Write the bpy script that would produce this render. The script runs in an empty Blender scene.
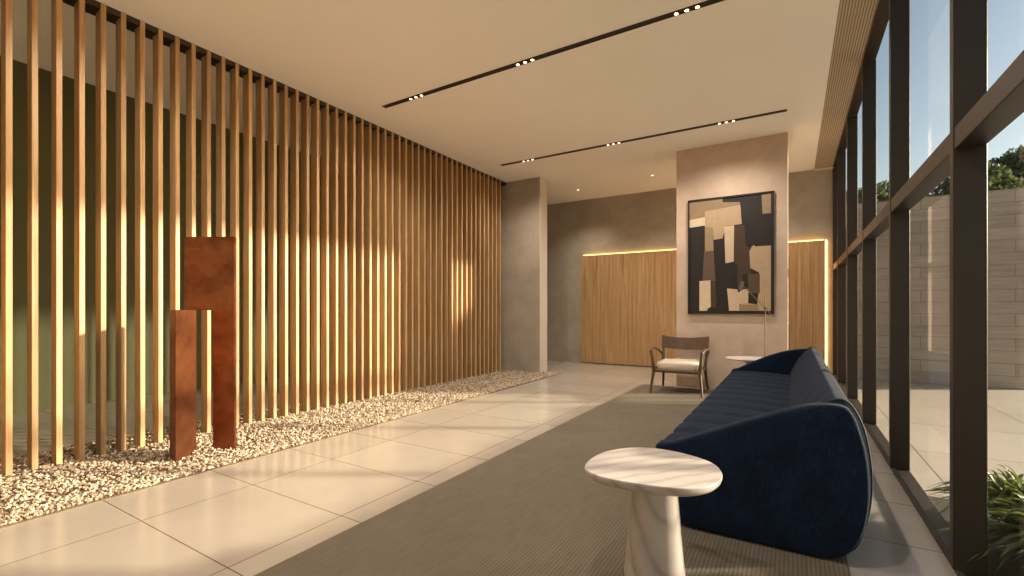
import bpy, bmesh, math, random
from mathutils import Vector, Matrix, noise
import numpy as np
random.seed(7)
C = bpy.context.scene.collection
PI = math.pi
def R(d): return math.radians(d)

# ---------------------------------------------------------------- materials
def srgb(r, g, b):
    f = lambda c: (c/255/12.92) if c/255 <= .04045 else ((c/255+.055)/1.055)**2.4
    return (f(r), f(g), f(b), 1)

class NT:
    def __init__(s, name):
        s.m = bpy.data.materials.new(name); s.m.use_nodes = True
        s.t = s.m.node_tree; s.t.nodes.clear()
        s.out = s.n('ShaderNodeOutputMaterial')
    def n(s, typ, **kw):
        nd = s.t.nodes.new(typ)
        for k, v in kw.items():
            if k.startswith('_'): setattr(nd, k[1:], v)
        return nd
    def l(s, a, b): s.t.links.new(a, b)
    def coord(s, scale=(1,1,1), kind='Object', rot=(0,0,0)):
        tc = s.n('ShaderNodeTexCoord'); mp = s.n('ShaderNodeMapping')
        mp.inputs['Scale'].default_value = scale; mp.inputs['Rotation'].default_value = rot
        s.l(tc.outputs[kind], mp.inputs['Vector']); return mp.outputs['Vector']
    def math(s, op, a, b=None):
        nd = s.n('ShaderNodeMath', _operation=op)
        for i, v in enumerate((a, b)):
            if v is None: continue
            if isinstance(v, (int, float)): nd.inputs[i].default_value = v
            else: s.l(v, nd.inputs[i])
        return nd.outputs[0]
    def noise(s, vec, scale=5, detail=4, rough=.55, dist=0):
        nd = s.n('ShaderNodeTexNoise'); s.l(vec, nd.inputs['Vector'])
        nd.inputs['Scale'].default_value = scale; nd.inputs['Detail'].default_value = detail
        nd.inputs['Roughness'].default_value = rough; nd.inputs['Distortion'].default_value = dist
        return nd.outputs['Fac']
    def ramp(s, fac, stops):
        nd = s.n('ShaderNodeValToRGB'); s.l(fac, nd.inputs[0]); el = nd.color_ramp.elements
        while len(el) < len(stops): el.new(.5)
        for e, (p, c) in zip(el, stops): e.position = p; e.color = c if len(c) == 4 else (*c, 1)
        return nd.outputs['Color']
    def mix(s, fac, a, b, mode='MIX'):
        nd = s.n('ShaderNodeMix', _data_type='RGBA', _blend_type=mode)
        for i, v in ((0, fac), (6, a), (7, b)):
            if isinstance(v, (int, float)): nd.inputs[i].default_value = v
            elif isinstance(v, tuple): nd.inputs[i].default_value = v
            else: s.l(v, nd.inputs[i])
        return nd.outputs[2]
    def bump(s, h, strength=.3, dist=.01):
        nd = s.n('ShaderNodeBump'); s.l(h, nd.inputs['Height'])
        nd.inputs['Strength'].default_value = strength; nd.inputs['Distance'].default_value = dist
        return nd.outputs['Normal']
    def pbr(s, color, rough=.5, metal=0, normal=None, spec=.5, **kw):
        p = s.n('ShaderNodeBsdfPrincipled')
        for k, v in (('Base Color', color), ('Roughness', rough), ('Metallic', metal), ('Specular IOR Level', spec), ('Normal', normal)):
            if v is None: continue
            if isinstance(v, (int, float, tuple)): p.inputs[k].default_value = v
            else: s.l(v, p.inputs[k])
        for k, v in kw.items(): p.inputs[k.replace('_', ' ')].default_value = v
        s.l(p.outputs[0], s.out.inputs[0]); return s.m

def m_wood(name, c1, c2, c3, along='z', scale=1.0, rough=.5, rand=.25):
    t = NT(name)
    a = {'z': (28*scale, 28*scale, 1.3*scale), 'x': (1.3*scale, 28*scale, 28*scale), 'y': (28*scale, 1.3*scale, 28*scale)}[along]
    oi = t.n('ShaderNodeObjectInfo')
    v = t.coord(a)
    add = t.n('ShaderNodeVectorMath', _operation='ADD'); t.l(v, add.inputs[0])
    sc = t.n('ShaderNodeVectorMath', _operation='SCALE'); cmb = t.n('ShaderNodeCombineXYZ')
    for i in range(3): t.l(oi.outputs['Random'], cmb.inputs[i])
    t.l(cmb.outputs[0], sc.inputs[0]); sc.inputs['Scale'].default_value = 37.0
    t.l(sc.outputs[0], add.inputs[1])
    n1 = t.noise(add.outputs[0], 1.0, 6, .6, .8); n2 = t.noise(add.outputs[0], 4.5, 3, .6)
    col = t.ramp(n1, [(.3, c1), (.5, c2), (.7, c3)])
    col = t.mix(t.math('MULTIPLY', n2, .35), col, c1, 'MULTIPLY')
    k = t.math('ADD', t.math('MULTIPLY', oi.outputs['Random'], rand), 1-rand*.6)
    hs = t.n('ShaderNodeHueSaturation'); t.l(col, hs.inputs['Color']); t.l(k, hs.inputs['Value'])
    return t.pbr(hs.outputs[0], rough, normal=t.bump(n2, .12, .002))

def m_plaster(name, c1, c2, c3, scale=1.0, joints=None):
    t = NT(name); v = t.coord()
    n1 = t.noise(v, .9*scale, 6, .6, .6); n2 = t.noise(v, 4*scale, 5, .65, .4); n3 = t.noise(v, 60, 3)
    col = t.ramp(n1, [(.32, c1), (.5, c2), (.68, c3)])
    col = t.mix(.35, col, t.ramp(n2, [(.35, c1), (.65, c3)]))
    return t.pbr(col, .8, normal=t.bump(n3, .08, .002), spec=.25)

def line_mask(t, comp, off, pitch, w):
    d = t.math('PINGPONG', t.math('SUBTRACT', comp, off), pitch/2)
    return t.math('LESS_THAN', d, w/2)

def m_tiles(name, base, dark, jcol, ox, px, oy, py, w, rough):
    t = NT(name); v = t.coord(); sx = t.n('ShaderNodeSeparateXYZ'); t.l(v, sx.inputs[0])
    lx = t.math('MULTIPLY', line_mask(t, sx.outputs[0], ox, px, w), t.math('GREATER_THAN', t.math('ABSOLUTE', t.math('SUBTRACT', sx.outputs[0], .51)), .1))
    j = t.math('MAXIMUM', lx, line_mask(t, sx.outputs[1], oy, py, w))
    n1 = t.noise(v, .8, 5, .6, .5); n2 = t.noise(v, 6, 5, .6, .6)
    ix = t.math('FLOOR', t.math('DIVIDE', t.math('SUBTRACT', sx.outputs[0], ox), px))
    iy = t.math('FLOOR', t.math('DIVIDE', t.math('SUBTRACT', sx.outputs[1], oy), py))
    wn = t.n('ShaderNodeTexWhiteNoise', _noise_dimensions='2D'); cb = t.n('ShaderNodeCombineXYZ')
    t.l(ix, cb.inputs[0]); t.l(iy, cb.inputs[1]); t.l(cb.outputs[0], wn.inputs['Vector'])
    f = t.math('ADD', t.math('MULTIPLY', n1, .6), t.math('ADD', t.math('MULTIPLY', n2, .25), t.math('MULTIPLY', wn.outputs[0], .15)))
    col = t.ramp(f, [(.32, dark), (.62, base)])
    col = t.mix(j, col, jcol)
    r = t.math('ADD', t.math('MULTIPLY', n2, .10), rough)
    return t.pbr(col, r, normal=t.bump(t.math('SUBTRACT', 1.0, j), .3, .002))

def m_simple(name, c, rough=.5, metal=0, spec=.5, var=.0, vs=8, bump=0, bs=200):
    t = NT(name); v = t.coord()
    col = c
    if var:
        n1 = t.noise(v, vs, 5, .6); lo = tuple(x*(1-var) for x in c[:3])+(1,); hi = tuple(min(1, x*(1+var)) for x in c[:3])+(1,)
        col = t.ramp(n1, [(.3, lo), (.7, hi)])
    nm = t.bump(t.noise(v, bs, 2), bump, .002) if bump else None
    return t.pbr(col, rough, metal, nm, spec)

def m_emit(name, c, s):
    t = NT(name); e = t.n('ShaderNodeEmission'); e.inputs[0].default_value = c; e.inputs[1].default_value = s
    t.l(e.outputs[0], t.out.inputs[0]); return t.m

M = {}
M['slat'] = m_wood('oak_slat', srgb(160,122,80), srgb(186,150,106), srgb(204,174,130))
M['panel_wood'] = m_wood('oak_panel', srgb(156,120,80), srgb(182,146,102), srgb(200,168,124), scale=.8, rough=.55)
M['walnut'] = m_wood('walnut', srgb(72,52,40), srgb(94,70,54), srgb(112,86,66), scale=1.6, rough=.4)
M['plaster'] = m_plaster('plaster_wall', srgb(146,137,125), srgb(160,150,137), srgb(176,165,151))
M['plaster_lit'] = m_plaster('plaster_feature', srgb(184,162,144), srgb(198,177,159), srgb(208,189,172), 1.3)  # same plaster as the other walls; stronger light is put into the colour
M['ceiling'] = m_simple('ceiling_paint', srgb(248,243,234), .9, spec=.15, var=.015, vs=1.5)
M['floor'] = m_tiles('floor_tiles', srgb(164,155,143), srgb(152,143,131), srgb(88,72,56), -2.25, .92, 1.15, .635, .006, .13)
M['terrace'] = m_tiles('terrace_tiles', srgb(180,169,156), srgb(166,154,141), srgb(106,96,86), .9, 1.2, .4, 1.2, .012, .5)
M['green'] = m_simple('green_wall_paint', srgb(92,92,60), .7, var=.06, vs=2)
M['dark'] = m_simple('dark_bronze', srgb(54,46,38), .42, metal=.35, var=.06, vs=3)
M['black'] = m_simple('matt_black', srgb(26,22,20), .6)
M['slot'] = m_simple('slot_brown', srgb(44,29,20), .6)
M['white_metal'] = m_simple('white_trim', srgb(205,196,182), .4)
M['brass'] = m_simple('aged_brass', srgb(120,98,70), .35, metal=.9)
M['lampgrey'] = m_simple('lamp_grey_metal', srgb(120,112,102), .35, metal=.7)
M['cushion'] = m_simple('ivory_boucle', srgb(196,182,163), .95, spec=.15, var=.08, vs=60, bump=.5, bs=260)
M['soil'] = m_simple('soil', srgb(46,38,28), .95, var=.3, vs=30, bump=.6, bs=40)
M['led'] = m_emit('led_warm', srgb(255,190,105), 4.0)
M['lens'] = m_emit('lens_warm', srgb(255,205,140), 5.0)
M['lens_dim'] = m_emit('lens_dim', srgb(255,222,170), 1.2)
M['bark'] = m_simple('bark', srgb(80,66,50), .9, var=.3, vs=10)
M['gravel_bed'] = m_simple('gravel_bed', srgb(92,74,54), .95, var=.35, vs=60, bump=.6, bs=80)

def m_fabric():
    t = NT('navy_linen'); v = t.coord()
    w1 = t.noise(t.coord((420, 420, 30)), 1, 2, .6); w2 = t.noise(t.coord((60, 60, 420)), 1, 2, .6)
    w = t.math('MULTIPLY', t.math('ADD', w1, w2), .5); n = t.noise(v, 9, 4, .6)
    col = t.ramp(t.math('ADD', t.math('MULTIPLY', w, .75), t.math('MULTIPLY', n, .25)),
                 [(.36, srgb(8,14,24)), (.5, srgb(13,25,43)), (.64, srgb(24,44,72))])
    return t.pbr(col, .85, normal=t.bump(w, .5, .002), spec=.1, Sheen_Weight=.04, Sheen_Roughness=.5)
M['navy'] = m_fabric()
M['navy_piping'] = m_simple('navy_piping', srgb(12,26,42), .8)

def m_rug():
    t = NT('rug_weave'); v = t.coord(); s = t.n('ShaderNodeSeparateXYZ'); t.l(v, s.inputs[0])
    d = t.math('PINGPONG', s.outputs[0], .009); d = t.math('DIVIDE', d, .009)
    n = t.noise(t.coord((300, 70, 1)), 1, 3, .6); n2 = t.noise(v, 1.6, 5, .6, .6); n3 = t.noise(t.coord((30, 6, 1)), 1, 3, .6)
    row = t.math('PINGPONG', s.outputs[1], .006); row = t.math('DIVIDE', row, .006)
    f = t.math('ADD', t.math('MULTIPLY', d, .55), t.math('ADD', t.math('MULTIPLY', n, .25), t.math('MULTIPLY', row, .2)))
    col = t.ramp(f, [(.15, srgb(52,46,40)), (.38, srgb(98,90,78)), (.8, srgb(116,107,94))])
    col = t.mix(.25, col, t.ramp(n2, [(.3, srgb(86,78,66)), (.7, srgb(126,115,100))]))
    col = t.mix(.18, col, t.ramp(n3, [(.3, srgb(84,75,64)), (.7, srgb(124,113,99))]))
    return t.pbr(col, .95, normal=t.bump(f, .6, .003), spec=.1)
M['rug'] = m_rug()

def m_marble():
    t = NT('veined_marble'); v = t.coord((1,1,1), rot=(.35,.25,.75))
    nd = t.n('ShaderNodeTexWave', _wave_type='BANDS', _bands_direction='X'); t.l(v, nd.inputs['Vector'])
    nd.inputs['Scale'].default_value = 4.5; nd.inputs['Distortion'].default_value = 2.0; nd.inputs['Detail'].default_value = 4; nd.inputs['Detail Scale'].default_value = 1.6
    n = t.noise(v, 3, 6, .65, .8)
    col = t.ramp(nd.outputs['Fac'], [(0, srgb(142,132,126)), (.1, srgb(160,150,145)), (.3, srgb(172,163,158)), (1, srgb(182,173,168))])
    col = t.mix(.4, col, t.ramp(n, [(.35, srgb(152,142,136)), (.6, srgb(184,176,171))]))
    return t.pbr(col, .32)
M['marble'] = m_marble()

def m_rust(name, seed=0.):
    t = NT(name); v = t.coord((1,1,1.2))
    n1 = t.noise(v, 2.2, 5, .55, 1.2); n2 = t.noise(v, 9, 5, .6, .8); n3 = t.noise(v, 60, 3)
    col = t.ramp(n1, [(.3, srgb(100,50,32)), (.42, srgb(126,74,44)), (.58, srgb(150,94,58)), (.72, srgb(118,66,42))])
    col = t.mix(.3, col, t.ramp(n2, [(.4, srgb(90,50,32)), (.7, srgb(142,94,66))]))
    return t.pbr(col, t.math('ADD', t.math('MULTIPLY', n2, .2), .28), .8, normal=t.bump(n3, .06, .002))
M['rust'] = m_rust('rusted_steel')

def m_island(name, stops, rough=.8, spec=.3, transl=None):
    t = NT(name); g = t.n('ShaderNodeNewGeometry'); v = t.coord(); n = t.noise(v, 60, 3)
    f = t.math('ADD', t.math('MULTIPLY', g.outputs['Random Per Island'], .85), t.math('MULTIPLY', n, .15))
    col = t.ramp(f, stops)
    t.pbr(col, rough, spec=spec)
    if transl:
        p = [x for x in t.t.nodes if x.type == 'BSDF_PRINCIPLED'][0]
        tr = t.n('ShaderNodeBsdfTranslucent'); t.l(t.mix(.5, col, transl), tr.inputs[0])
        mx = t.n('ShaderNodeMixShader'); mx.inputs[0].default_value = .35
        t.l(p.outputs[0], mx.inputs[1]); t.l(tr.outputs[0], mx.inputs[2]); t.l(mx.outputs[0], t.out.inputs[0])
    return t.m
M['stones'] = m_island('pebbles', [(0, srgb(84,68,52)), (.18, srgb(116,98,78)), (.45, srgb(158,140,118)), (.75, srgb(186,170,148)), (1, srgb(204,192,176))])
M['leaf'] = m_island('tree_leaves', [(0, srgb(74,84,58)), (.5, srgb(100,110,78)), (1, srgb(132,140,102))], .6, .3, srgb(96,116,50))
M['blade'] = m_island('strap_leaves', [(0, srgb(58,66,38)), (.5, srgb(92,100,58)), (1, srgb(152,150,98))], .45, .4, srgb(140,160,60))

def m_stone():
    t = NT('stone_cladding'); v = t.coord(rot=(PI/2,0,0))
    b = t.n('ShaderNodeTexBrick'); t.l(v, b.inputs['Vector'])
    b.offset = .37; b.squash = 1.0
    b.inputs['Color1'].default_value = srgb(172,156,140); b.inputs['Color2'].default_value = srgb(202,186,170)
    b.inputs['Mortar'].default_value = srgb(118,102,88)
    b.inputs['Scale'].default_value = 1; b.inputs['Mortar Size'].default_value = .006
    b.inputs['Brick Width'].default_value = 1.1; b.inputs['Row Height'].default_value = .19
    n = t.noise(t.coord((.9,.9,9)), 2, 5, .6, .5)
    col = t.mix(.5, b.outputs['Color'], t.ramp(n, [(.3, srgb(164,148,133)), (.7, srgb(208,192,176))]))
    return t.pbr(col, .85, normal=t.bump(n, .3, .01), spec=.2)
M['stone'] = m_stone()

def m_glass():
    t = NT('window_glass'); tr = t.n('ShaderNodeBsdfTransparent'); tr.inputs[0].default_value = (.83,.84,.83,1)
    gl = t.n('ShaderNodeBsdfGlossy'); gl.inputs['Roughness'].default_value = .0; gl.inputs[0].default_value = (1,1,1,1)
    lw = t.n('ShaderNodeLayerWeight'); lw.inputs[0].default_value = .5
    k = t.math('ADD', .02, t.math('MULTIPLY', t.math('POWER', lw.outputs['Facing'], 5.0), .24))
    mx = t.n('ShaderNodeMixShader'); t.l(k, mx.inputs[0]); t.l(tr.outputs[0], mx.inputs[1]); t.l(gl.outputs[0], mx.inputs[2])
    t.l(mx.outputs[0], t.out.inputs[0]); return t.m
M['glass'] = m_glass()

def m_grille():
    t = NT('linear_grille'); v = t.coord(); s = t.n('ShaderNodeSeparateXYZ'); t.l(v, s.inputs[0])
    d = t.math('LESS_THAN', t.math('PINGPONG', s.outputs[0], .011), .0045)
    col = t.mix(d, srgb(190,172,148), srgb(128,112,92))
    return t.pbr(col, .7)
M['grille'] = m_grille()

# ---------------------------------------------------------------- mesh helpers
def obj(name, bm, mat, parent=None, smooth=False, kind=None, loc=None):
    me = bpy.data.meshes.new(name)
    bmesh.ops.recalc_face_normals(bm, faces=bm.faces[:])
    bm.to_mesh(me); bm.free()
    o = bpy.data.objects.new(name, me); C.objects.link(o)
    for m in (mat if isinstance(mat, list) else [mat]): me.materials.append(m)
    if smooth:
        for p in me.polygons: p.use_smooth = True
        if smooth != 'all':
            try: me.set_sharp_from_angle(angle=R(38))
            except Exception: pass
    if parent: o.parent = parent
    if loc: o.location = loc
    if kind: o['kind'] = kind
    return o

def tag(o, label, cat, group=None, kind=None):
    o['label'] = label; o['category'] = cat
    if group: o['group'] = group
    if kind: o['kind'] = kind
    return o

def thing(name, label, cat, loc=(0,0,0), rz=0, group=None):
    o = bpy.data.objects.new(name, None); C.objects.link(o); o.empty_display_size = .1
    o.location = loc; o.rotation_euler = (0,0,rz)
    return tag(o, label, cat, group)

def box(bm, x0, x1, y0, y1, z0, z1, bev=0, seg=1, mi=0):
    r = bmesh.ops.create_cube(bm, size=1, matrix=Matrix.Translation(((x0+x1)/2,(y0+y1)/2,(z0+z1)/2)) @ Matrix.Diagonal((abs(x1-x0),abs(y1-y0),abs(z1-z0),1)))
    vs = r['verts']
    if mi:
        for f in {f for v in vs for f in v.link_faces}: f.material_index = mi
    if bev:
        es = list({e for v in vs for e in v.link_edges})
        bmesh.ops.bevel(bm, geom=es, offset=bev, segments=seg, affect='EDGES', profile=.5)
    return bm
def bx(*a, **k): return box(bmesh.new(), *a, **k)

def catmull(pts, n=6, closed=False):
    P = [Vector(p) for p in pts]; out = []; m = len(P)
    rng = range(m) if closed else range(m-1)
    for i in rng:
        g = (lambda k: P[k % m]) if closed else (lambda k: P[max(0, min(m-1, k))])
        p0, p1, p2, p3 = g(i-1), g(i), g(i+1), g(i+2)
        for j in range(n):
            t = j/n
            out.append(.5*((2*p1)+(-p0+p2)*t+(2*p0-5*p1+4*p2-p3)*t*t+(-p0+3*p1-3*p2+p3)*t**3))
    if not closed: out.append(P[-1])
    return out

def skin_rings(bm, rings, closed_ring=True, cap0=True, cap1=True, loop=False):
    V = [[bm.verts.new(p) for p in r] for r in rings]; n = len(V[0])
    pairs = list(zip(V[:-1], V[1:])) + ([(V[-1], V[0])] if loop else [])
    for a, b in pairs:
        for i in range(n if closed_ring else n-1):
            j = (i+1) % n
            try: bm.faces.new((a[i], a[j], b[j], b[i]))
            except ValueError: pass
    if cap0 and not loop: bm.faces.new(V[0][::-1])
    if cap1 and not loop: bm.faces.new(V[-1])
    return V

def tube(bm, pts, rad, seg=10, up=Vector((0,0,1)), ell=1.0, smoothn=0, ang0=0):
    """rad: scalar or list of radii (a, or (a,b)) per point"""
    P = [Vector(p) for p in pts]
    Rr = rad if isinstance(rad, (list, tuple)) else [rad]*len(P)
    if smoothn:
        Q = catmull(P, smoothn)
        R4 = catmull([Vector(((r if isinstance(r,(int,float)) else r[0]), (r if isinstance(r,(int,float)) else r[1]), 0)) for r in Rr], smoothn)
        P, Rr = Q, [(v[0], v[1]) for v in R4]
    rings = []
    for i, p in enumerate(P):
        d = (P[min(i+1, len(P)-1)]-P[max(i-1, 0)]).normalized()
        s = d.cross(up)
        if s.length < 1e-3: s = d.cross(Vector((1,0,0)))
        s.normalize(); u = s.cross(d).normalized()
        a, b = (Rr[i], Rr[i]) if isinstance(Rr[i], (int, float)) else Rr[i]
        rings.append([p + s*a*math.cos(2*PI*k/seg+ang0) + u*b*math.sin(2*PI*k/seg+ang0) for k in range(seg)])
    skin_rings(bm, rings); return bm

def lathe(bm, prof, seg=32, cx=0, cy=0):
    rings = [[Vector((cx+r*math.cos(2*PI*k/seg), cy+r*math.sin(2*PI*k/seg), z)) for k in range(seg)] for r, z in prof]
    skin_rings(bm, rings); return bm

# ---------------------------------------------------------------- dimensions
CAM_H = 1.2; CEIL = 3.72; WX = .62; BACKY = 9.9; NEARY = -4.0; GX = -7.74
SLX = -4.84; VOID = 4.11

# ---------------------------------------------------------------- room shell
obj('floor', bx(GX-.2, .74, NEARY-.2, BACKY+.2, -.12, 0), M['floor'], kind='structure')
obj('ceiling', bx(-5.02, .327, NEARY, BACKY, CEIL, CEIL+.5), M['ceiling'], kind='structure')
obj('ceiling_high', bx(GX-.2, -5.02, NEARY, BACKY, VOID, VOID+.2), M['ceiling'], kind='structure')
obj('ceiling_grille', bx(.33, WX, NEARY, BACKY-.0, CEIL+.004, CEIL+.1), M['grille'], kind='structure')
obj('roof', bx(GX-.2, .72, NEARY-.2, BACKY+.2, CEIL+.5, CEIL+.7), M['plaster'], kind='structure')
obj('gravel_edge', bx(-4.1, -3.72, 7.75, 7.95, 0, .004), M['gravel_bed'], kind='structure')
obj('wall_back', bx(GX-.2, .78, BACKY, BACKY+.2, 0, CEIL+.5), M['plaster'], kind='structure')
obj('wall_near', bx(GX-.2, .78, NEARY-.2, NEARY, 0, CEIL+.5), M['plaster'], kind='structure')
obj('wall_left', bx(GX-.2, GX, NEARY, BACKY, 0, CEIL+.5), M['green'], kind='structure')
obj('wall_column', bx(-5.0, -4.10, 7.75, 8.05, 0, CEIL, bev=.004), M['plaster'], kind='structure')
obj('wall_feature', bx(-1.58, -.06, 7.62, 7.95, 0, CEIL, bev=.003), M['plaster_lit'], kind='structure')
obj('baseboard_back', bx(-5.6, -4.12, BACKY-.02, BACKY, 0, .10), M['plaster'], kind='structure')
obj('trim_1', bx(-4.10, -4.09, 7.755, 8.045, 0, CEIL), M['white_metal'], kind='structure')
obj('trim_2', bx(.327, WX, BACKY-.03, BACKY, CEIL-.03, CEIL+.004), M['white_metal'], kind='structure')
# ceiling edge channel that receives the slats
obj('trim_3', bx(-5.01, -4.85, .4, 7.75, CEIL-.05, CEIL), M['slot'], kind='structure')

# wood wall panels with led glow
def wall_panel(x0, x1, label, leds):
    t = thing('wood_wall_panel', label, 'wall panel', ((x0+x1)/2, BACKY-.09, 0))
    w = (x1-x0)/2
    bm = bmesh.new(); n = max(2, round((x1-x0)/.09)); s = (x1-x0)/n
    for i in range(n): box(bm, -w+i*s+.0012, -w+(i+1)*s-.0012, -.02, .02, .02, 2.43, bev=.0015)
    obj('panel', bm, M['panel_wood'], t)
    obj('back_rail', bx(-w+.06, w-.06, .02, .05, .02, 2.36), M['slot'], t)
    for nm in leds:
        if nm == 'top': obj('light_strip', bx(-w+.02, w-.02, .055, .085, 2.432, 2.449), M['led'], t)['label'] = 'glowing warm strip along the top edge'
        if nm == 'left': obj('light_strip', bx(-w+.015, -w+.028, .055, .075, .05, 2.37), M['led_dim'], t)['label'] = 'dim strip along the left edge'
        if nm == 'right': obj('light_strip', bx(w-.005, w+.030, .055, .078, .05, 2.44), M['led'], t)['label'] = 'bright warm strip down the right edge'
    return t
M['led_dim'] = m_emit('led_dim', srgb(255,176,86), 1.2)
wall_panel(-4.11, -.85, 'tall oak wall panel left of the painting wall, lit along its top', ['top', 'left'])
wall_panel(-.85, .485, 'narrow oak wall panel between the painting wall and the windows', ['top', 'right'])

# downlights
for i, (px, py, lab) in enumerate([(-3.85, 9.0, 'small round ceiling downlight nearer the concrete column'), (-2.25, 8.75, 'small round ceiling downlight nearer the painting wall'), (-.45, 8.9, 'added unseen ceiling downlight behind the painting wall, brightening the back wall')]):  # last downlight is added out of sight to brighten the right back wall
    t = thing('ceiling_downlight', lab, 'ceiling light', (px, py, CEIL), group='recessed downlights at the back')
    bm = bmesh.new(); seg = 20
    skin_rings(bm, [[Vector((r*math.cos(2*PI*k/seg), r*math.sin(2*PI*k/seg), z)) for k in range(seg)] for r, z in ((.045,0),(.045,-.006),(.034,-.006),(.03,-.001))], cap0=True, cap1=False)
    obj('ring', bm, M['white_metal'], t, True)
    ld = bpy.data.lights.new('downlight_lamp', 'SPOT'); ld.energy = 60; ld.spot_size = R(120); ld.spot_blend = 1; ld.color = (1, .86, .68); ld.shadow_soft_size = .03
    lo = bpy.data.objects.new('downlight_lamp', ld); C.objects.link(lo); lo.location = (px, py, CEIL-.02)
    bm = bmesh.new(); lathe(bm, [(.03, -.0025), (.03, -.001)], 20); obj('lens', bm, M['lens_dim'], t)

# ceiling slots with triple spots
def slot_light(y, label):
    t = thing('track_light', label, 'ceiling light', (-2.2, y, CEIL), group='recessed ceiling light tracks')
    bm = bmesh.new(); w = .03
    box(bm, -2.13, 2.13, -w, -w+.006, -.008, 0); box(bm, -2.13, 2.13, w-.006, w, -.008, 0)
    box(bm, -2.13, 2.13, -w+.006, w-.006, -.003, 0); box(bm, -2.136, -2.13, -w, w, -.008, 0); box(bm, 2.13, 2.136, -w, w, -.008, 0)
    obj('track', bm, M['slot'], t)
    for cx in (-1.6, -.12, 1.44):
        for k in (-1, 0, 1):
            bm = bmesh.new(); x = cx+k*.085
            lathe(bm, [(.026, -.003), (.026, -.011), (.019, -.011), (.017, -.006)], 16, x, 0)
            s = obj('spotlight', bm, M['slot'], t, True)
            bm = bmesh.new(); lathe(bm, [(.0165, -.0105), (.0165, -.0095)], 12, x, 0)
            obj('lens', bm, M['lens'], s)
        ld = bpy.data.lights.new('spot_lamp', 'SPOT'); ld.energy = SPOT_W; ld.spot_size = R(150); ld.spot_blend = .8
        ld.color = (1, .88, .74); ld.shadow_soft_size = .04
        lo = bpy.data.objects.new('spot_lamp', ld); C.objects.link(lo); lo.location = (-2.2+cx, y, CEIL-.03)
SPOT_W = 58
slot_light(4.07, 'dark recessed ceiling track with three spotlight trios, nearer the viewer')
slot_light(6.77, 'dark recessed ceiling track with three spotlight trios, farther back by the painting')

slot_light(1.37, 'dark recessed ceiling track with three spotlight trios, added unseen above the viewer to light the near ceiling')  # extra track added outside the view for light on the near ceiling
# ---------------------------------------------------------------- windows
ys = [-3.37, -1.83, -.29, 1.25, 2.79, 4.32, 5.86, 7.40, 8.94]
X0, X1, XG = WX-.02, WX+.09, WX+.083
edges = [NEARY] + ys + [BACKY]
for i in range(len(edges)-1):
    a, b = edges[i], edges[i+1]
    w = bpy.data.objects.new('window_%d' % (i+1), None); C.objects.link(w); w['kind'] = 'structure'
    w.location = (WX, a, 0)
    def L(x0, x1, y0, y1, z0, z1, **k): return bx(x0-WX, x1-WX, y0-a, y1-a, z0, z1, **k)
    ya = a if i == 0 else a; yb = b
    # the mullion at the far side of the bay (far edge at b)
    m0 = b-.055 if i < len(edges)-2 else b-.05
    obj('mullion', L(X0, X1, m0, b, .06, CEIL-.03, bev=.003), M['dark'], w)
    obj('bottom_rail', L(WX+.012, X1, a, b, 0, .06, bev=.003), M['dark'], w)
    obj('head_rail', L(X0, X1, a, b, CEIL-.012, CEIL, bev=.002), M['dark'], w)
    obj('transom', L(X0+.004, X1-.004, a, m0, 1.905, 2.0, bev=.003), M['dark'], w)
    obj('glass_pane', L(XG, XG+.006, a, m0, .055, 1.905), M['glass'], w)['label'] = 'lower glass pane'
    obj('glass_pane', L(XG, XG+.006, a, m0, 1.985, CEIL-.010), M['glass'], w)['label'] = 'upper glass pane'

# ---------------------------------------------------------------- gravel
obj('gravel_base', bx(-5.37, -3.72, -.6, 7.75, .0, .006), M['gravel_bed'], kind='structure')
def gravel():
    rng = np.random.default_rng(3)
    ico = bmesh.new(); bmesh.ops.create_icosphere(ico, subdivisions=1, radius=1)
    ico.verts.ensure_lookup_table()
    bv = np.array([v.co[:] for v in ico.verts]); bf = np.array([[v.index for v in f.verts] for f in ico.faces]); ico.free()
    pts = []
    def region(n, x0, x1, y0, y1):
        p = rng.random((n, 2)); return np.c_[x0+p[:,0]*(x1-x0), y0+p[:,1]*(y1-y0)]
    P = np.vstack([region(30000, -5.33, -3.745, -.4, 7.88), region(5000, -3.95, -3.735, -.4, 7.88), region(2200, -5.41, -5.3, -.4, 7.88)])
    # keep clear of slats
    k = np.ones(len(P), bool)
    inx = (P[:,0] > -5.01) & (P[:,0] < SLX+.015)
    ph = ((P[:,1]-.9475+.1339*60) % .1339)
    k &= ~(inx & (ph < .05))
    P = P[k]; N = len(P)
    s = rng.uniform(.007, .0155, N); sc = np.c_[s*rng.uniform(.8,1.5,N), s*rng.uniform(.7,1.1,N), s*rng.uniform(.45,.8,N)]
    q = rng.normal(size=(N,4)); q /= np.linalg.norm(q, axis=1)[:,None]
    w,x,y,z = q.T
    Rm = np.stack([np.stack([1-2*(y*y+z*z), 2*(x*y-z*w), 2*(x*z+y*w)],1), np.stack([2*(x*y+z*w), 1-2*(x*x+z*z), 2*(y*z-x*w)],1), np.stack([2*(x*z-y*w), 2*(y*z+x*w), 1-2*(x*x+y*y)],1)],1)
    jit = rng.uniform(.78, 1.2, (N, len(bv), 1))
    V = (bv[None]*jit)*sc[:,None,:]; V = np.einsum('nij,nkj->nki', Rm, V)
    zc = .004+rng.uniform(.0, .009, N)
    V += np.c_[P, zc][:,None,:]
    F = (bf[None] + (np.arange(N)*len(bv))[:,None,None]).reshape(-1,3)
    me = bpy.data.meshes.new('gravel'); me.from_pydata(V.reshape(-1,3).tolist(), [], F.tolist()); me.update()
    o = bpy.data.objects.new('gravel', me); C.objects.link(o); me.materials.append(M['stones'])
    tag(o, 'strip of pale beige loose gravel under the slatted screen', 'gravel', kind='stuff')
gravel()

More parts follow.
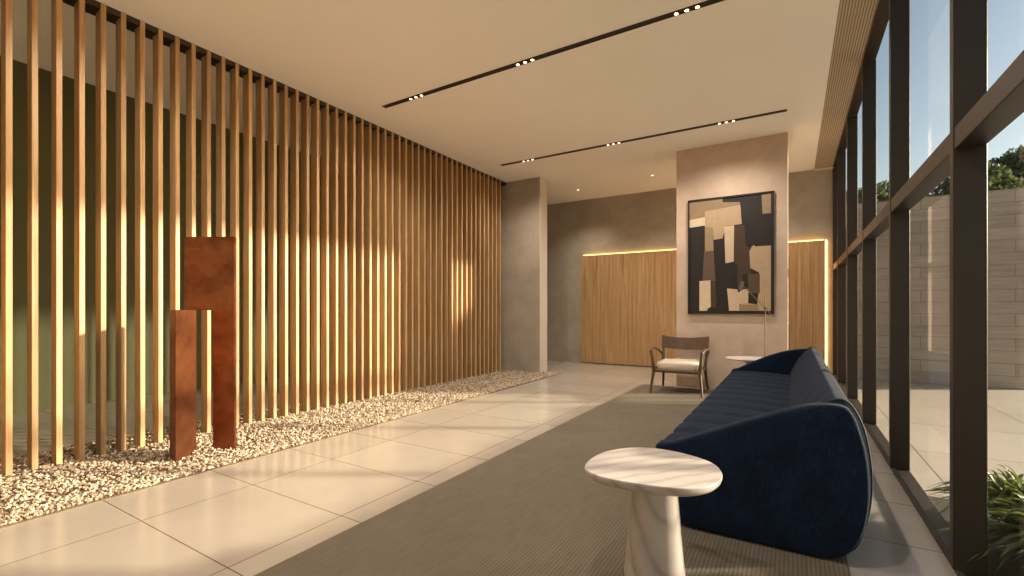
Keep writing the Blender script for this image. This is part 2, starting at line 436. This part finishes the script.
# ---------------------------------------------------------------- slats
ORD = ['first','second','third','fourth','fifth','sixth','seventh','eighth','ninth','tenth','eleventh','twelfth','thirteenth','fourteenth','fifteenth','sixteenth','seventeenth','eighteenth','nineteenth','twentieth',
       'twenty-first','twenty-second','twenty-third','twenty-fourth','twenty-fifth','twenty-sixth']
P0, PITCH = .965, .1339
def slat_mesh():
    return bx(-.0375, .0775, -.0175, .0175, 0, CEIL-.004, bev=.002)
proto = None
n_vis = 50
for k in range(-5, n_vis):
    y = P0 + PITCH*k
    if proto is None:
        proto = obj('wood_slat', slat_mesh(), M['slat']); o = proto
    else:
        o = proto.copy(); C.objects.link(o)
    o.location = (SLX-.0775, y, .003)
    if k < 0: lab = 'oak slat left of the picture edge, %s before the leftmost visible slat' % ORD[-k-1]
    elif k <= 25: lab = 'upright oak slat rising from gravel, %s slat from the left edge' % ORD[k]
    else: lab = 'upright oak slat rising from gravel, %s slat before the concrete column' % ORD[n_vis-1-k]
    tag(o, lab, 'slat', 'slats of the wooden screen')

# ---------------------------------------------------------------- sculpture
sc = thing('slab_sculpture', 'rust-brown two-piece slab sculpture standing in the gravel before the slats', 'sculpture', (-4.3*.975, 2.0*.975, 0)); sc.scale = (.975, .975, 1)
a = Vector((-4.575+4.3, 1.975-2.0, 0)); b = Vector((-4.19+4.3, 2.20-2.0, 0)); d = (b-a).normalized(); nrm = Vector((-d.y, d.x, 0)); W = (b-a).length
bm = bmesh.new(); th = .032; lw = W*.57
prof = [(0, 1.2), (lw, 1.2), (lw, .004), (W, .004), (W, 1.828), (0, 1.828)]
v0 = [bm.verts.new(a+d*s+Vector((0,0,z))) for s, z in prof]; v1 = [bm.verts.new(a+d*s+nrm*th+Vector((0,0,z))) for s, z in prof]
bm.faces.new(v0); bm.faces.new(v1[::-1])
for i in range(6): bm.faces.new((v0[i], v0[(i+1)%6], v1[(i+1)%6], v1[i]))
bmesh.ops.bevel(bm, geom=bm.edges[:], offset=.0025, segments=2, affect='EDGES')
obj('hooked_slab', bm, M['rust'], sc)['label'] = 'taller slab with an overhanging upper block'
bm = bmesh.new(); q = [(-4.345,1.768),(-4.217,1.758),(-4.425,2.005),(-4.50,1.955)]
v0 = [bm.verts.new((x+4.3, y-2.0, .004)) for x, y in q]; v1 = [bm.verts.new((x+4.3, y-2.0, 1.2)) for x, y in q]
bm.faces.new(v0[::-1]); bm.faces.new(v1)
for i in range(4): bm.faces.new((v0[i], v0[(i+1)%4], v1[(i+1)%4], v1[i]))
bmesh.ops.bevel(bm, geom=bm.edges[:], offset=.003, segments=2, affect='EDGES')
obj('short_slab', bm, M['rust'], sc)['label'] = 'shorter squared pillar slab'

# ---------------------------------------------------------------- rug
bm = bmesh.new(); box(bm, -2.07, .222, -1.2, 7.45, .0, .009, bev=.003)
tag(obj('rug', bm, M['rug']), 'large taupe ribbed rug under the blue sofa and armchair', 'rug')

# ---------------------------------------------------------------- sofa
SY0, SY1 = 2.65, 6.50
armprof = [(-.665,.425),(-.640,.30),(-.605,.16),(-.565,.05),(-.50,.014),(-.25,.006),(0,.004),(.13,.006),(.215,.045),(.27,.14),(.296,.26),(.302,.38),(.291,.52),(.266,.63),(.242,.70),(.205,.737),(.12,.738),(.02,.712),(-.12,.658),(-.28,.588),(-.44,.516),(-.58,.455)]
def cat2(pr, n=4): return [(p.x, p.y) for p in catmull([Vector((x, z, 0)) for x, z in pr], n, True)]
def arm_mesh(y_out, y_in, puff=0):
    pr = cat2([(x, z+puff*max(0, 1-((x+.28)/.36)**2)*(z > .45)) for x, z in armprof], 4); n = len(pr)
    cx = sum(p[0] for p in pr)/n; cz = sum(p[1] for p in pr)/n
    sgn = 1 if y_in > y_out else -1
    def inset(pr, dd):
        out = []
        for i in range(n):
            x0, z0 = pr[i-1]; x1, z1 = pr[(i+1) % n]
            tx, tz = x1-x0, z1-z0; l = math.hypot(tx, tz) or 1
            nx, nz = -tz/l, tx/l
            if nx*(pr[i][0]-cx)+nz*(pr[i][1]-cz) > 0: nx, nz = -nx, -nz
            out.append((pr[i][0]+nx*dd, pr[i][1]+nz*dd))
        return out
    rings = []
    r = .022
    base = inset(pr, r)
    def scaled(p, s): return [(cx+(x-cx)*s, cz+(z-cz)*s) for x, z in p]
    for s in (.15, .35, .55, .75, .9):
        rings.append([Vector((x, y_out + sgn*(-.0 + .0) + sgn*(.012*(s**6)), z)) for x, z in scaled(base, s)])
    for k in range(0, 5):
        a = k/4*PI/2
        rings.append([Vector((x, y_out + sgn*(.012 + r*(1-math.sin(a))*1.0 if False else .012 + (r*(1-math.cos(a)))), z)) for x, z in inset(pr, r*(1-math.sin(a)))])
    for k in range(4, -1, -1):
        a = k/4*PI/2
        rings.append([Vector((x, y_in - sgn*(r*(1-math.cos(a))), z)) for x, z in inset(pr, r*(1-math.sin(a)))])
    for s in (.75, .5, .15): rings.append([Vector((x, y_in, z)) for x, z in scaled(base, s)])
    bm = bmesh.new(); skin_rings(bm, rings); return bm
sofa = thing('sofa', 'long navy blue channel-tufted fabric sofa with its back to the windows', 'sofa', (0,0,.009))
o = obj('arm', arm_mesh(SY0-.02, SY0+.10), M['navy'], sofa, 'all'); o['label'] = 'near side arm panel facing the viewer'
o = obj('arm', arm_mesh(SY1+.02, SY1-.10, .035), M['navy'], sofa, 'all'); o['label'] = 'far side arm'
NCH = 12
def sweep_channels(pr, y0, y1, depth, closed=True, sel=None, nch=NCH, per=8):
    pr = cat2(pr, 4) if closed else pr
    n = len(pr); cx = sum(p[0] for p in pr)/n; cz = sum(p[1] for p in pr)/n
    nor = []
    for i in range(n):
        x0, z0 = pr[i-1]; x1, z1 = pr[(i+1) % n]; tx, tz = x1-x0, z1-z0; l = math.hypot(tx, tz) or 1
        nx, nz = -tz/l, tx/l
        if nx*(pr[i][0]-cx)+nz*(pr[i][1]-cz) > 0: nx, nz = -nx, -nz
        nor.append((nx, nz))
    rings = []
    for k in range(nch*per+1):
        ph = k/per; g = abs(math.cos(PI*ph))**10*depth
        y = y0+(y1-y0)*k/(nch*per)
        rings.append([Vector((x+nor[i][0]*g*(sel(x, z) if sel else 1), y, z+nor[i][1]*g*(sel(x, z) if sel else 1))) for i, (x, z) in enumerate(pr)])
    bm = bmesh.new(); skin_rings(bm, rings); return bm
backprof = [(-.045,.36),(-.02,.46),(.03,.58),(.09,.675),(.145,.735),(.19,.756),(.23,.742),(.262,.69),(.288,.62),(.309,.50),(.317,.38),(.308,.25),(.282,.13),(.25,.05),(.19,.012),(.1,.01),(0,.01),(-.04,.1),(-.05,.22)]
obj('backrest', sweep_channels(backprof, SY0+.07, SY1-.07, .004), M['navy'], sofa, 'all')
seatprof = [(.02,.405),(-.12,.432),(-.3,.442),(-.48,.443),(-.60,.437),(-.662,.412),(-.660,.34),(-.628,.22),(-.59,.10),(-.55,.03),(-.48,.012),(-.2,.01),(.0,.01),(.03,.1),(.035,.25)]
obj('seat', sweep_channels(seatprof, SY0+.08, SY1-.08, .020, sel=lambda x, z: 1 if z > .1 else 0), M['navy'], sofa, 'all')
for yy, nm in ((SY0+.09, 'near'), (SY1-.09, 'far')):
    pp = catmull([Vector((x, z, 0)) for x, z in backprof], 4, True)
    pp = [p for p in pp if p.x > .14 and p.y > .02]
    pp = sorted(pp, key=lambda p: -math.atan2(p.y-.38, p.x-.1))
    bm = bmesh.new(); tube(bm, [(p.x-.001, yy, p.y) for p in pp], .007, 8, up=Vector((0,1,0)))
    obj('piping', bm, M['navy_piping'], sofa, 'all')['label'] = '%s seam piping between back and arm' % nm

# ---------------------------------------------------------------- marble side table (near)
tb = thing('side_table', 'pale marble pedestal side table with pebble-shaped top in the foreground', 'table', (-.53, 2.10, .009))
outl = [(-.792,1.93),(-.806,2.06),(-.780,2.19),(-.70,2.305),(-.575,2.36),(-.42,2.335),(-.305,2.255),(-.254,2.12),(-.275,1.975),(-.36,1.885),(-.50,1.845),(-.65,1.835),(-.745,1.865)]
oc = catmull([Vector((x+.53, y-2.10, 0)) for x, y in outl], 8, True)
bm = bmesh.new()
rings = []
for s, z in ((.2,.450),(.84,.450),(.90,.453),(.955,.462),(.990,.472),(1.0,.480),(1.004,.489),(1.002,.494),(.996,.4965),(.985,.497),(.4,.497)):
    rings.append([Vector((p.x*s, p.y*s, z)) for p in oc])
skin_rings(bm, rings); obj('tabletop', bm, M['marble'], tb, True)
def superell(r, n, k=48, rot=.0):
    out = []
    for i in range(k):
        a = 2*PI*i/k; c, s_ = math.cos(a), math.sin(a)
        x = r*abs(c)**(2/n)*(1 if c >= 0 else -1); y = r*abs(s_)**(2/n)*(1 if s_ >= 0 else -1)
        out.append((x*math.cos(rot)-y*math.sin(rot), x*math.sin(rot)+y*math.cos(rot)))
    return out
bm = bmesh.new(); rings = []
for z, r in ((0,.128),(.006,.132),(.10,.122),(.22,.111),(.34,.102),(.40,.097),(.435,.094),(.448,.094)):
    rings.append([Vector((x, y, z)) for x, y in superell(r, 2.7, 48, R(20))])
skin_rings(bm, rings); obj('pedestal', bm, M['marble'], tb, True)

# ---------------------------------------------------------------- far table + floor lamp
tb2 = thing('side_table', 'white round side table with thin tapered top behind the sofa', 'table', (-.50, 6.95, .009))
bm = bmesh.new(); lathe(bm, [(.04,.50),(.12,.508),(.24,.524),(.285,.534),(.29,.540),(.286,.545),(.1,.545)], 48)
obj('tabletop', bm, M['marble'], tb2, True)
bm = bmesh.new(); lathe(bm, [(.15,0),(.152,.008),(.14,.014),(.045,.03),(.03,.10),(.026,.3),(.034,.46),(.06,.502)], 32)
obj('pedestal', bm, M['marble'], tb2, True)

lp = thing('floor_lamp', 'slim bronze floor lamp with angled arm in front of the painting', 'lamp', (-.333, 7.38, .009))
bm = bmesh.new(); lathe(bm, [(.13,0),(.132,.006),(.128,.014),(.02,.018),(.012,.03)], 32); obj('base', bm, M['brass'], lp, True)
bm = bmesh.new(); tube(bm, [(0,0,.015),(0,0,1.405)], .006, 10); obj('pole', bm, M['brass'], lp, True)
bm = bmesh.new(); tube(bm, [(.10,-.02,1.10),(0,-.02,1.215),(-.27,-.02,1.535)], .0048, 8, up=Vector((0,1,0))); arm = obj('arm', bm, M['lampgrey'], lp, True)
bm = bmesh.new(); tube(bm, [(0,-.032,1.215),(0,.012,1.215)], .016, 12); obj('joint', bm, M['black'], lp, True)
bm = bmesh.new(); tube(bm, [(-.312,-.02,1.475),(-.305,-.02,1.50),(-.285,-.02,1.60)], [.030,.030,.024], 16, up=Vector((0,1,0))); obj('lamp_shade', bm, M['lampgrey'], arm, True)

# ---------------------------------------------------------------- armchair
ch = thing('armchair', 'low walnut armchair with ivory seat cushion near the oak wall panel', 'chair', (-1.41, 7.06, .009), R(1)); ch.scale = (1.04, 1.0, 1.0)
wd = M['walnut']
for s in (-1, 1):
    bm = bmesh.new()
    tube(bm, [(s*.335,-.350,0),(s*.315,-.318,.18),(s*.302,-.300,.33),(s*.318,-.312,.50),(s*.330,-.322,.605)], [(.015,.018),(.019,.025),(.024,.030),(.019,.024),(.016,.020)], 12, up=Vector((0,1,0)), smoothn=4)
    obj('leg', bm, wd, ch, True)['label'] = 'front leg rising to the armrest'
    bm = bmesh.new()
    tube(bm, [(s*.315,.385,0),(s*.298,.335,.18),(s*.290,.300,.33),(s*.298,.325,.48),(s*.310,.375,.65),(s*.318,.405,.775)], [(.015,.018),(.019,.023),(.022,.027),(.019,.023),(.015,.018),(.012,.015)], 12, up=Vector((0,1,0)), smoothn=4)
    obj('leg', bm, wd, ch, True)['label'] = 'rear leg running up into the back'
    bm = bmesh.new()
    tube(bm, [(s*.328,-.345,.598),(s*.342,-.25,.628),(s*.350,-.08,.632),(s*.346,.10,.600),(s*.325,.25,.545),(s*.302,.325,.490)], [(.018,.012),(.025,.012),(.028,.012),(.025,.012),(.019,.012),(.015,.012)], 12, smoothn=5)
    obj('armrest', bm, wd, ch, True)
bm = bmesh.new()
for s in (-1, 1): tube(bm, [(s*.300,-.30,.325),(s*.290,.30,.325)], [(.012,.024)]*2, 12)
tube(bm, [(-.300,-.30,.325),(.300,-.30,.325)], [(.012,.026)]*2, 12); tube(bm, [(-.290,.30,.325),(.290,.30,.325)], [(.012,.024)]*2, 12)
box(bm, -.29, .29, -.29, .29, .318, .330)
obj('seat_frame', bm, wd, ch, True)
# curved back board
bm = bmesh.new(); rings = []
for k in range(25):
    u = -1+2*k/24; x = u*.325; y = .335+.075*(1-u*u); top = .800-.035*(1-u*u)**.8; bot = .595-.012*(1-u*u)+.01*u*u
    lean = .045; t_ = .011
    ring = []
    for (yy, zz) in ((-t_, bot+.006),(-t_, (bot+top)/2),(-t_, top-.006),(0, top),(t_, top-.006),(t_, (bot+top)/2),(t_, bot+.006),(0, bot)):
        ring.append(Vector((x, y+yy+lean*(zz-.57)/.23, zz)))
    rings.append(ring)
skin_rings(bm, rings); obj('backrest', bm, wd, ch, True)
# cushion
bm = bmesh.new(); rings = []
def cush(r, n=60):
    out = []
    for i in range(n):
        a_ = 2*PI*i/n; c, s_ = math.cos(a_), math.sin(a_); e = 2/6
        out.append((r*abs(c)**e*(1 if c >= 0 else -1), r*abs(s_)**e*(1 if s_ >= 0 else -1)))
    return out
for r, z in ((.3,.332),(.90,.332),(.965,.343),(.992,.362),(1.0,.385),(.992,.412),(.965,.432),(.90,.446),(.7,.456),(.4,.462),(.1,.464)):
    rings.append([Vector((x*.283, y*.292-.005, z+.004*math.sin(9*x)*math.sin(7*y))) for x, y in cush(r)])
skin_rings(bm, rings); obj('seat_cushion', bm, M['cushion'], ch, 'all')

# ---------------------------------------------------------------- painting
pt = thing('framed_painting', 'large black-framed abstract painting of beige, brown and black blocks', 'painting', (-.815, 7.62, 1.14))
PW, PH = 1.17, 1.765
bm = bmesh.new(); w2 = PW/2; f = .022
box(bm, -w2, w2, -.045, -.002, 0, f); box(bm, -w2, w2, -.045, -.002, PH-f, PH); box(bm, -w2, -w2+f, -.045, -.002, f, PH-f); box(bm, w2-f, w2, -.045, -.002, f, PH-f)
obj('frame', bm, M['black'], pt)
cols = [srgb(28,22,20), srgb(142,120,94), srgb(200,178,150), srgb(176,152,122), srgb(66,48,38), srgb(92,74,60), srgb(84,66,42), srgb(208,188,160), srgb(150,126,96), srgb(120,92,62)]
pm = [m_simple('paint_%d' % i, c, .7, var=.07, vs=14, bump=.3, bs=120) for i, c in enumerate(cols)]
# polygons: u across (0..1), v down (0..1)
polys = [
 (1, [(0,0),(.42,0),(.42,.035),(.63,.05),(.63,.10),(.2,.14),(.2,.17),(0,.17)]),
 (7, [(0,.165),(.2,.15),(.2,.225),(0,.235)]),
 (3, [(.2,.10),(.635,.075),(.65,.24),(.46,.245),(.42,.35),(.31,.36),(.3,.25),(.2,.24)]),
 (8, [(.2,.24),(.3,.25),(.31,.455),(.2,.455)]),
 (2, [(.44,.25),(.56,.245),(.555,.56),(.455,.57)]),
 (4, [(.56,.25),(.68,.25),(.70,.43),(.75,.45),(.76,.67),(.66,.67),(.66,.79),(.60,.79),(.60,.58),(.56,.57)]),
 (1, [(.88,.01),(.985,.005),(.985,.17),(.89,.17)]),
 (3, [(.77,.44),(.985,.44),(.985,.985),(.64,.985),(.64,.92),(.82,.92),(.85,.66),(.75,.62),(.74,.48)]),
 (3, [(.765,.44),(.8,.425),(.8,.45),(.765,.46)]),
 (6, [(.72,.67),(.86,.675),(.86,.835),(.73,.835)]),
 (0, [(.735,.835),(.845,.835),(.83,.93),(.725,.92)]),
 (5, [(.19,.455),(.31,.455),(.335,.72),(.17,.72)]),
 (7, [(.13,.72),(.27,.715),(.275,.95),(.23,.97),(.23,.985),(.13,.985)]),
 (4, [(.27,.73),(.33,.72),(.35,.90),(.34,.96),(.28,.955)]),
 (2, [(.475,.79),(.6,.80),(.61,.83),(.66,.80),(.73,.80),(.725,.92),(.62,.93),(.62,.985),(.50,.985)]),
 (8, [(.62,.935),(.84,.93),(.84,.985),(.62,.985)]),
]
bm = bmesh.new(); box(bm, -w2+f, w2-f, -.030, -.004, f, PH-f)
iw, ih = PW-2*f, PH-2*f
for i, (ci, pl) in enumerate(polys):
    yy = -.0302-.00025*(i+1)
    vs = [bm.verts.new((-w2+f+min(max(u,.0),1)*iw, yy, PH-f-min(v,1)*ih)) for u, v in pl]
    fc = bm.faces.new(vs); fc.material_index = ci
    e = bmesh.ops.extrude_face_region(bm, geom=[fc]); 
    for g in e['geom']:
        if isinstance(g, bmesh.types.BMVert): g.co.y = -.0301
obj('canvas', bm, pm, pt)

# ---------------------------------------------------------------- outside
obj('terrace', bx(.74, 14, NEARY-6, 40, -.12, -.005), M['terrace'], kind='structure')
obj('garden_wall', bx(.78, 3.02, 9.98, 10.25, -.005, 3.05), M['stone'], kind='structure')
obj('planting_bed', bx(.72, 2.1, -1.5, 3.85, -.005, .03), M['soil'], kind='structure')
def blades(n, seed, h=.5, spread=.5):
    rr = random.Random(seed); bm = bmesh.new()
    for i in range(n):
        a_ = rr.uniform(0, 2*PI); L = rr.uniform(.7, 1.15)*h; sp = rr.uniform(.25, 1.0)*spread; w = rr.uniform(.006, .012)
        ox, oy = rr.uniform(-.05,.05), rr.uniform(-.05,.05); dx, dy = math.cos(a_), math.sin(a_); sx, sy = -dy, dx
        ring = []; m = 9
        for k in range(m):
            t = k/(m-1); r = sp*t**1.25; z = L*(1.75*t-1.15*t*t*(.6+.7*sp/spread)) ; ww = w*(.55+1.2*t)*(1-t**3)+.0008
            z = max(z, .012)
            c = Vector((ox+dx*r, oy+dy*r, z))
            ring.append((bm.verts.new(c+Vector((sx,sy,.25))*ww), bm.verts.new(c-Vector((0,0,ww*.5))), bm.verts.new(c+Vector((-sx,-sy,.25))*ww)))
        for p, q in zip(ring[:-1], ring[1:]):
            bm.faces.new((p[0],p[1],q[1],q[0])); bm.faces.new((p[1],p[2],q[2],q[1]))
    return bm
PL = [(1.02,3.42,.36,'leafy strap plant outside, its arching leaves showing left of the thick mullion'),
      (1.00,2.93,.40,'leafy strap plant outside, low in the bottom right corner'),
      (1.42,3.30,.38,'leafy strap plant outside beyond the right picture edge')]
for i, (x, y, h, lab) in enumerate(PL):
    t = thing('strap_leaf_plant', lab, 'plant', (x, y, .03), group='strap-leaf plants in the bed outside')
    obj('foliage', blades(300, 20+i, h, .42), M['blade'], t, 'all')

def leaf_crown(seed, blobs, n):
    rng = np.random.default_rng(seed); V = []; F = []
    for bi, (cx, cy, cz, r) in enumerate(blobs):
        m = int(n*r*r)
        d = rng.normal(size=(m,3)); d /= np.linalg.norm(d, axis=1)[:,None]
        rad = r*(rng.random(m)**.35)*(1+.18*np.sin(d[:,0]*5+bi)*np.cos(d[:,2]*6+bi))
        c = np.c_[cx+d[:,0]*rad, cy+d[:,1]*rad, cz+d[:,2]*rad*.85]
        for k in range(m):
            s = rng.uniform(.04,.085); u = rng.normal(size=3); u /= np.linalg.norm(u); v = np.cross(u, rng.normal(size=3)); v /= np.linalg.norm(v)+1e-9
            b_ = len(V); V += [c[k]-u*s, c[k]+v*s*.55, c[k]+u*s, c[k]-v*s*.55]; F.append((b_,b_+1,b_+2,b_+3))
    me = bpy.data.meshes.new('crown'); me.from_pydata([tuple(map(float, p)) for p in V], [], F); me.update(); me.materials.append(M['leaf'])
    return me
crA = leaf_crown(1, [(0,0,3.4,1.5),(1.1,.2,3.0,1.1),(-1.1,-.1,3.1,1.15),(.3,.4,4.5,1.05),(-.6,-.5,4.2,.9),(.9,-.6,4.0,.8),(-1.6,.3,2.3,.9),(1.6,.4,2.2,.9),(0,-.3,2.2,1.1)], 6500)
crB = leaf_crown(2, [(0,0,3.0,1.5),(1.2,.2,2.7,1.2),(-1.2,.1,2.8,1.2),(.2,.2,4.0,1.0),(-.9,.3,3.8,.8),(1.0,0,3.7,.8),(0,-.4,1.9,1.2),(.1,0,4.6,.8),(-1.5,0,3.9,.9),(-2.0,0,3.2,.8)], 6500)
trunkbm = bmesh.new(); tube(trunkbm, [(0,0,0),(.05,.02,1.2),(-.03,.05,2.4),(.02,0,3.3)], [.16,.13,.10,.05], 10)
for s in (-1, 1): tube(trunkbm, [(0,.03,1.5),(s*.5,.1,2.3),(s*.9,.15,3.0)], [.07,.05,.03], 8)
TR = [(2.0,18.2,.97,0,'green tree beyond the stone wall, farther left through the windows'),
      (6.9,23.6,1.33,1,'tall green tree beyond the stone wall at the right picture edge'),
      (12.5,19.5,1.1,0,'green tree beyond the stone wall, outside the right picture edge')]
tmesh = None
for i, (x, y, s, kx, lab) in enumerate(TR):
    t = thing('tree', lab, 'tree', (x, y, -.01), R(40*i), 'trees beyond the garden wall'); t.scale = (s,)*3
    if tmesh is None:
        tro = obj('trunk', trunkbm, M['bark'], t, True); tmesh = tro.data
    else:
        tro = bpy.data.objects.new('trunk', tmesh); C.objects.link(tro); tro.parent = t
    cr = bpy.data.objects.new('crown', crA if kx == 0 else crB); C.objects.link(cr); cr.parent = t

# ---------------------------------------------------------------- light
SUN_AZ, SUN_EL = 30.5, 15.0
sd = Vector((math.cos(R(SUN_EL))*math.cos(R(SUN_AZ)), math.cos(R(SUN_EL))*math.sin(R(SUN_AZ)), math.sin(R(SUN_EL))))
ld = bpy.data.lights.new('sun', 'SUN'); ld.energy = 9.3; ld.angle = R(2.2); ld.color = (1, .85, .64)
so = bpy.data.objects.new('sun', ld); C.objects.link(so); so.rotation_euler = sd.to_track_quat('Z', 'Y').to_euler(); so.location = (8, 6, 6)

w = bpy.data.worlds.new('sky'); bpy.context.scene.world = w; w.use_nodes = True; nt = w.node_tree; nt.nodes.clear()
st = nt.nodes.new('ShaderNodeTexSky'); st.sky_type = 'NISHITA'; st.sun_disc = False; st.sun_elevation = R(SUN_EL); st.sun_rotation = R(90-SUN_AZ)
st.air_density = 1.0; st.dust_density = 1.2; st.ozone_density = 1.0
bg = nt.nodes.new('ShaderNodeBackground'); wo = nt.nodes.new('ShaderNodeOutputWorld')
mx = nt.nodes.new('ShaderNodeMix'); mx.data_type = 'RGBA'; mx.blend_type = 'MULTIPLY'; mx.inputs[0].default_value = 1
mx.inputs[7].default_value = (1.0, .93, .84, 1)
nt.links.new(st.outputs[0], mx.inputs[6]); nt.links.new(mx.outputs[2], bg.inputs[0]); bg.inputs[1].default_value = .145
nt.links.new(bg.outputs[0], wo.inputs[0])

# ---------------------------------------------------------------- camera
cd = bpy.data.cameras.new('camera'); cam = bpy.data.objects.new('camera', cd); C.objects.link(cam)
cam.location = (0, 0, CAM_H); cam.rotation_euler = (R(90), 0, R(31.3))
cd.sensor_fit = 'HORIZONTAL'; cd.sensor_width = 36; cd.lens = 462/1024*36; cd.shift_y = 22/1024; cd.clip_start = .05; cd.clip_end = 300
S = bpy.context.scene; S.camera = cam
S.view_settings.view_transform = 'Standard'; S.view_settings.look = 'None'; S.view_settings.gamma = 1; S.view_settings.use_curve_mapping = False
S.view_settings.exposure = 1.07
S.cycles.max_bounces = 12; S.cycles.diffuse_bounces = 8; S.cycles.transparent_max_bounces = 24; S.cycles.use_denoising = True
S.cycles.sample_clamp_indirect = 6
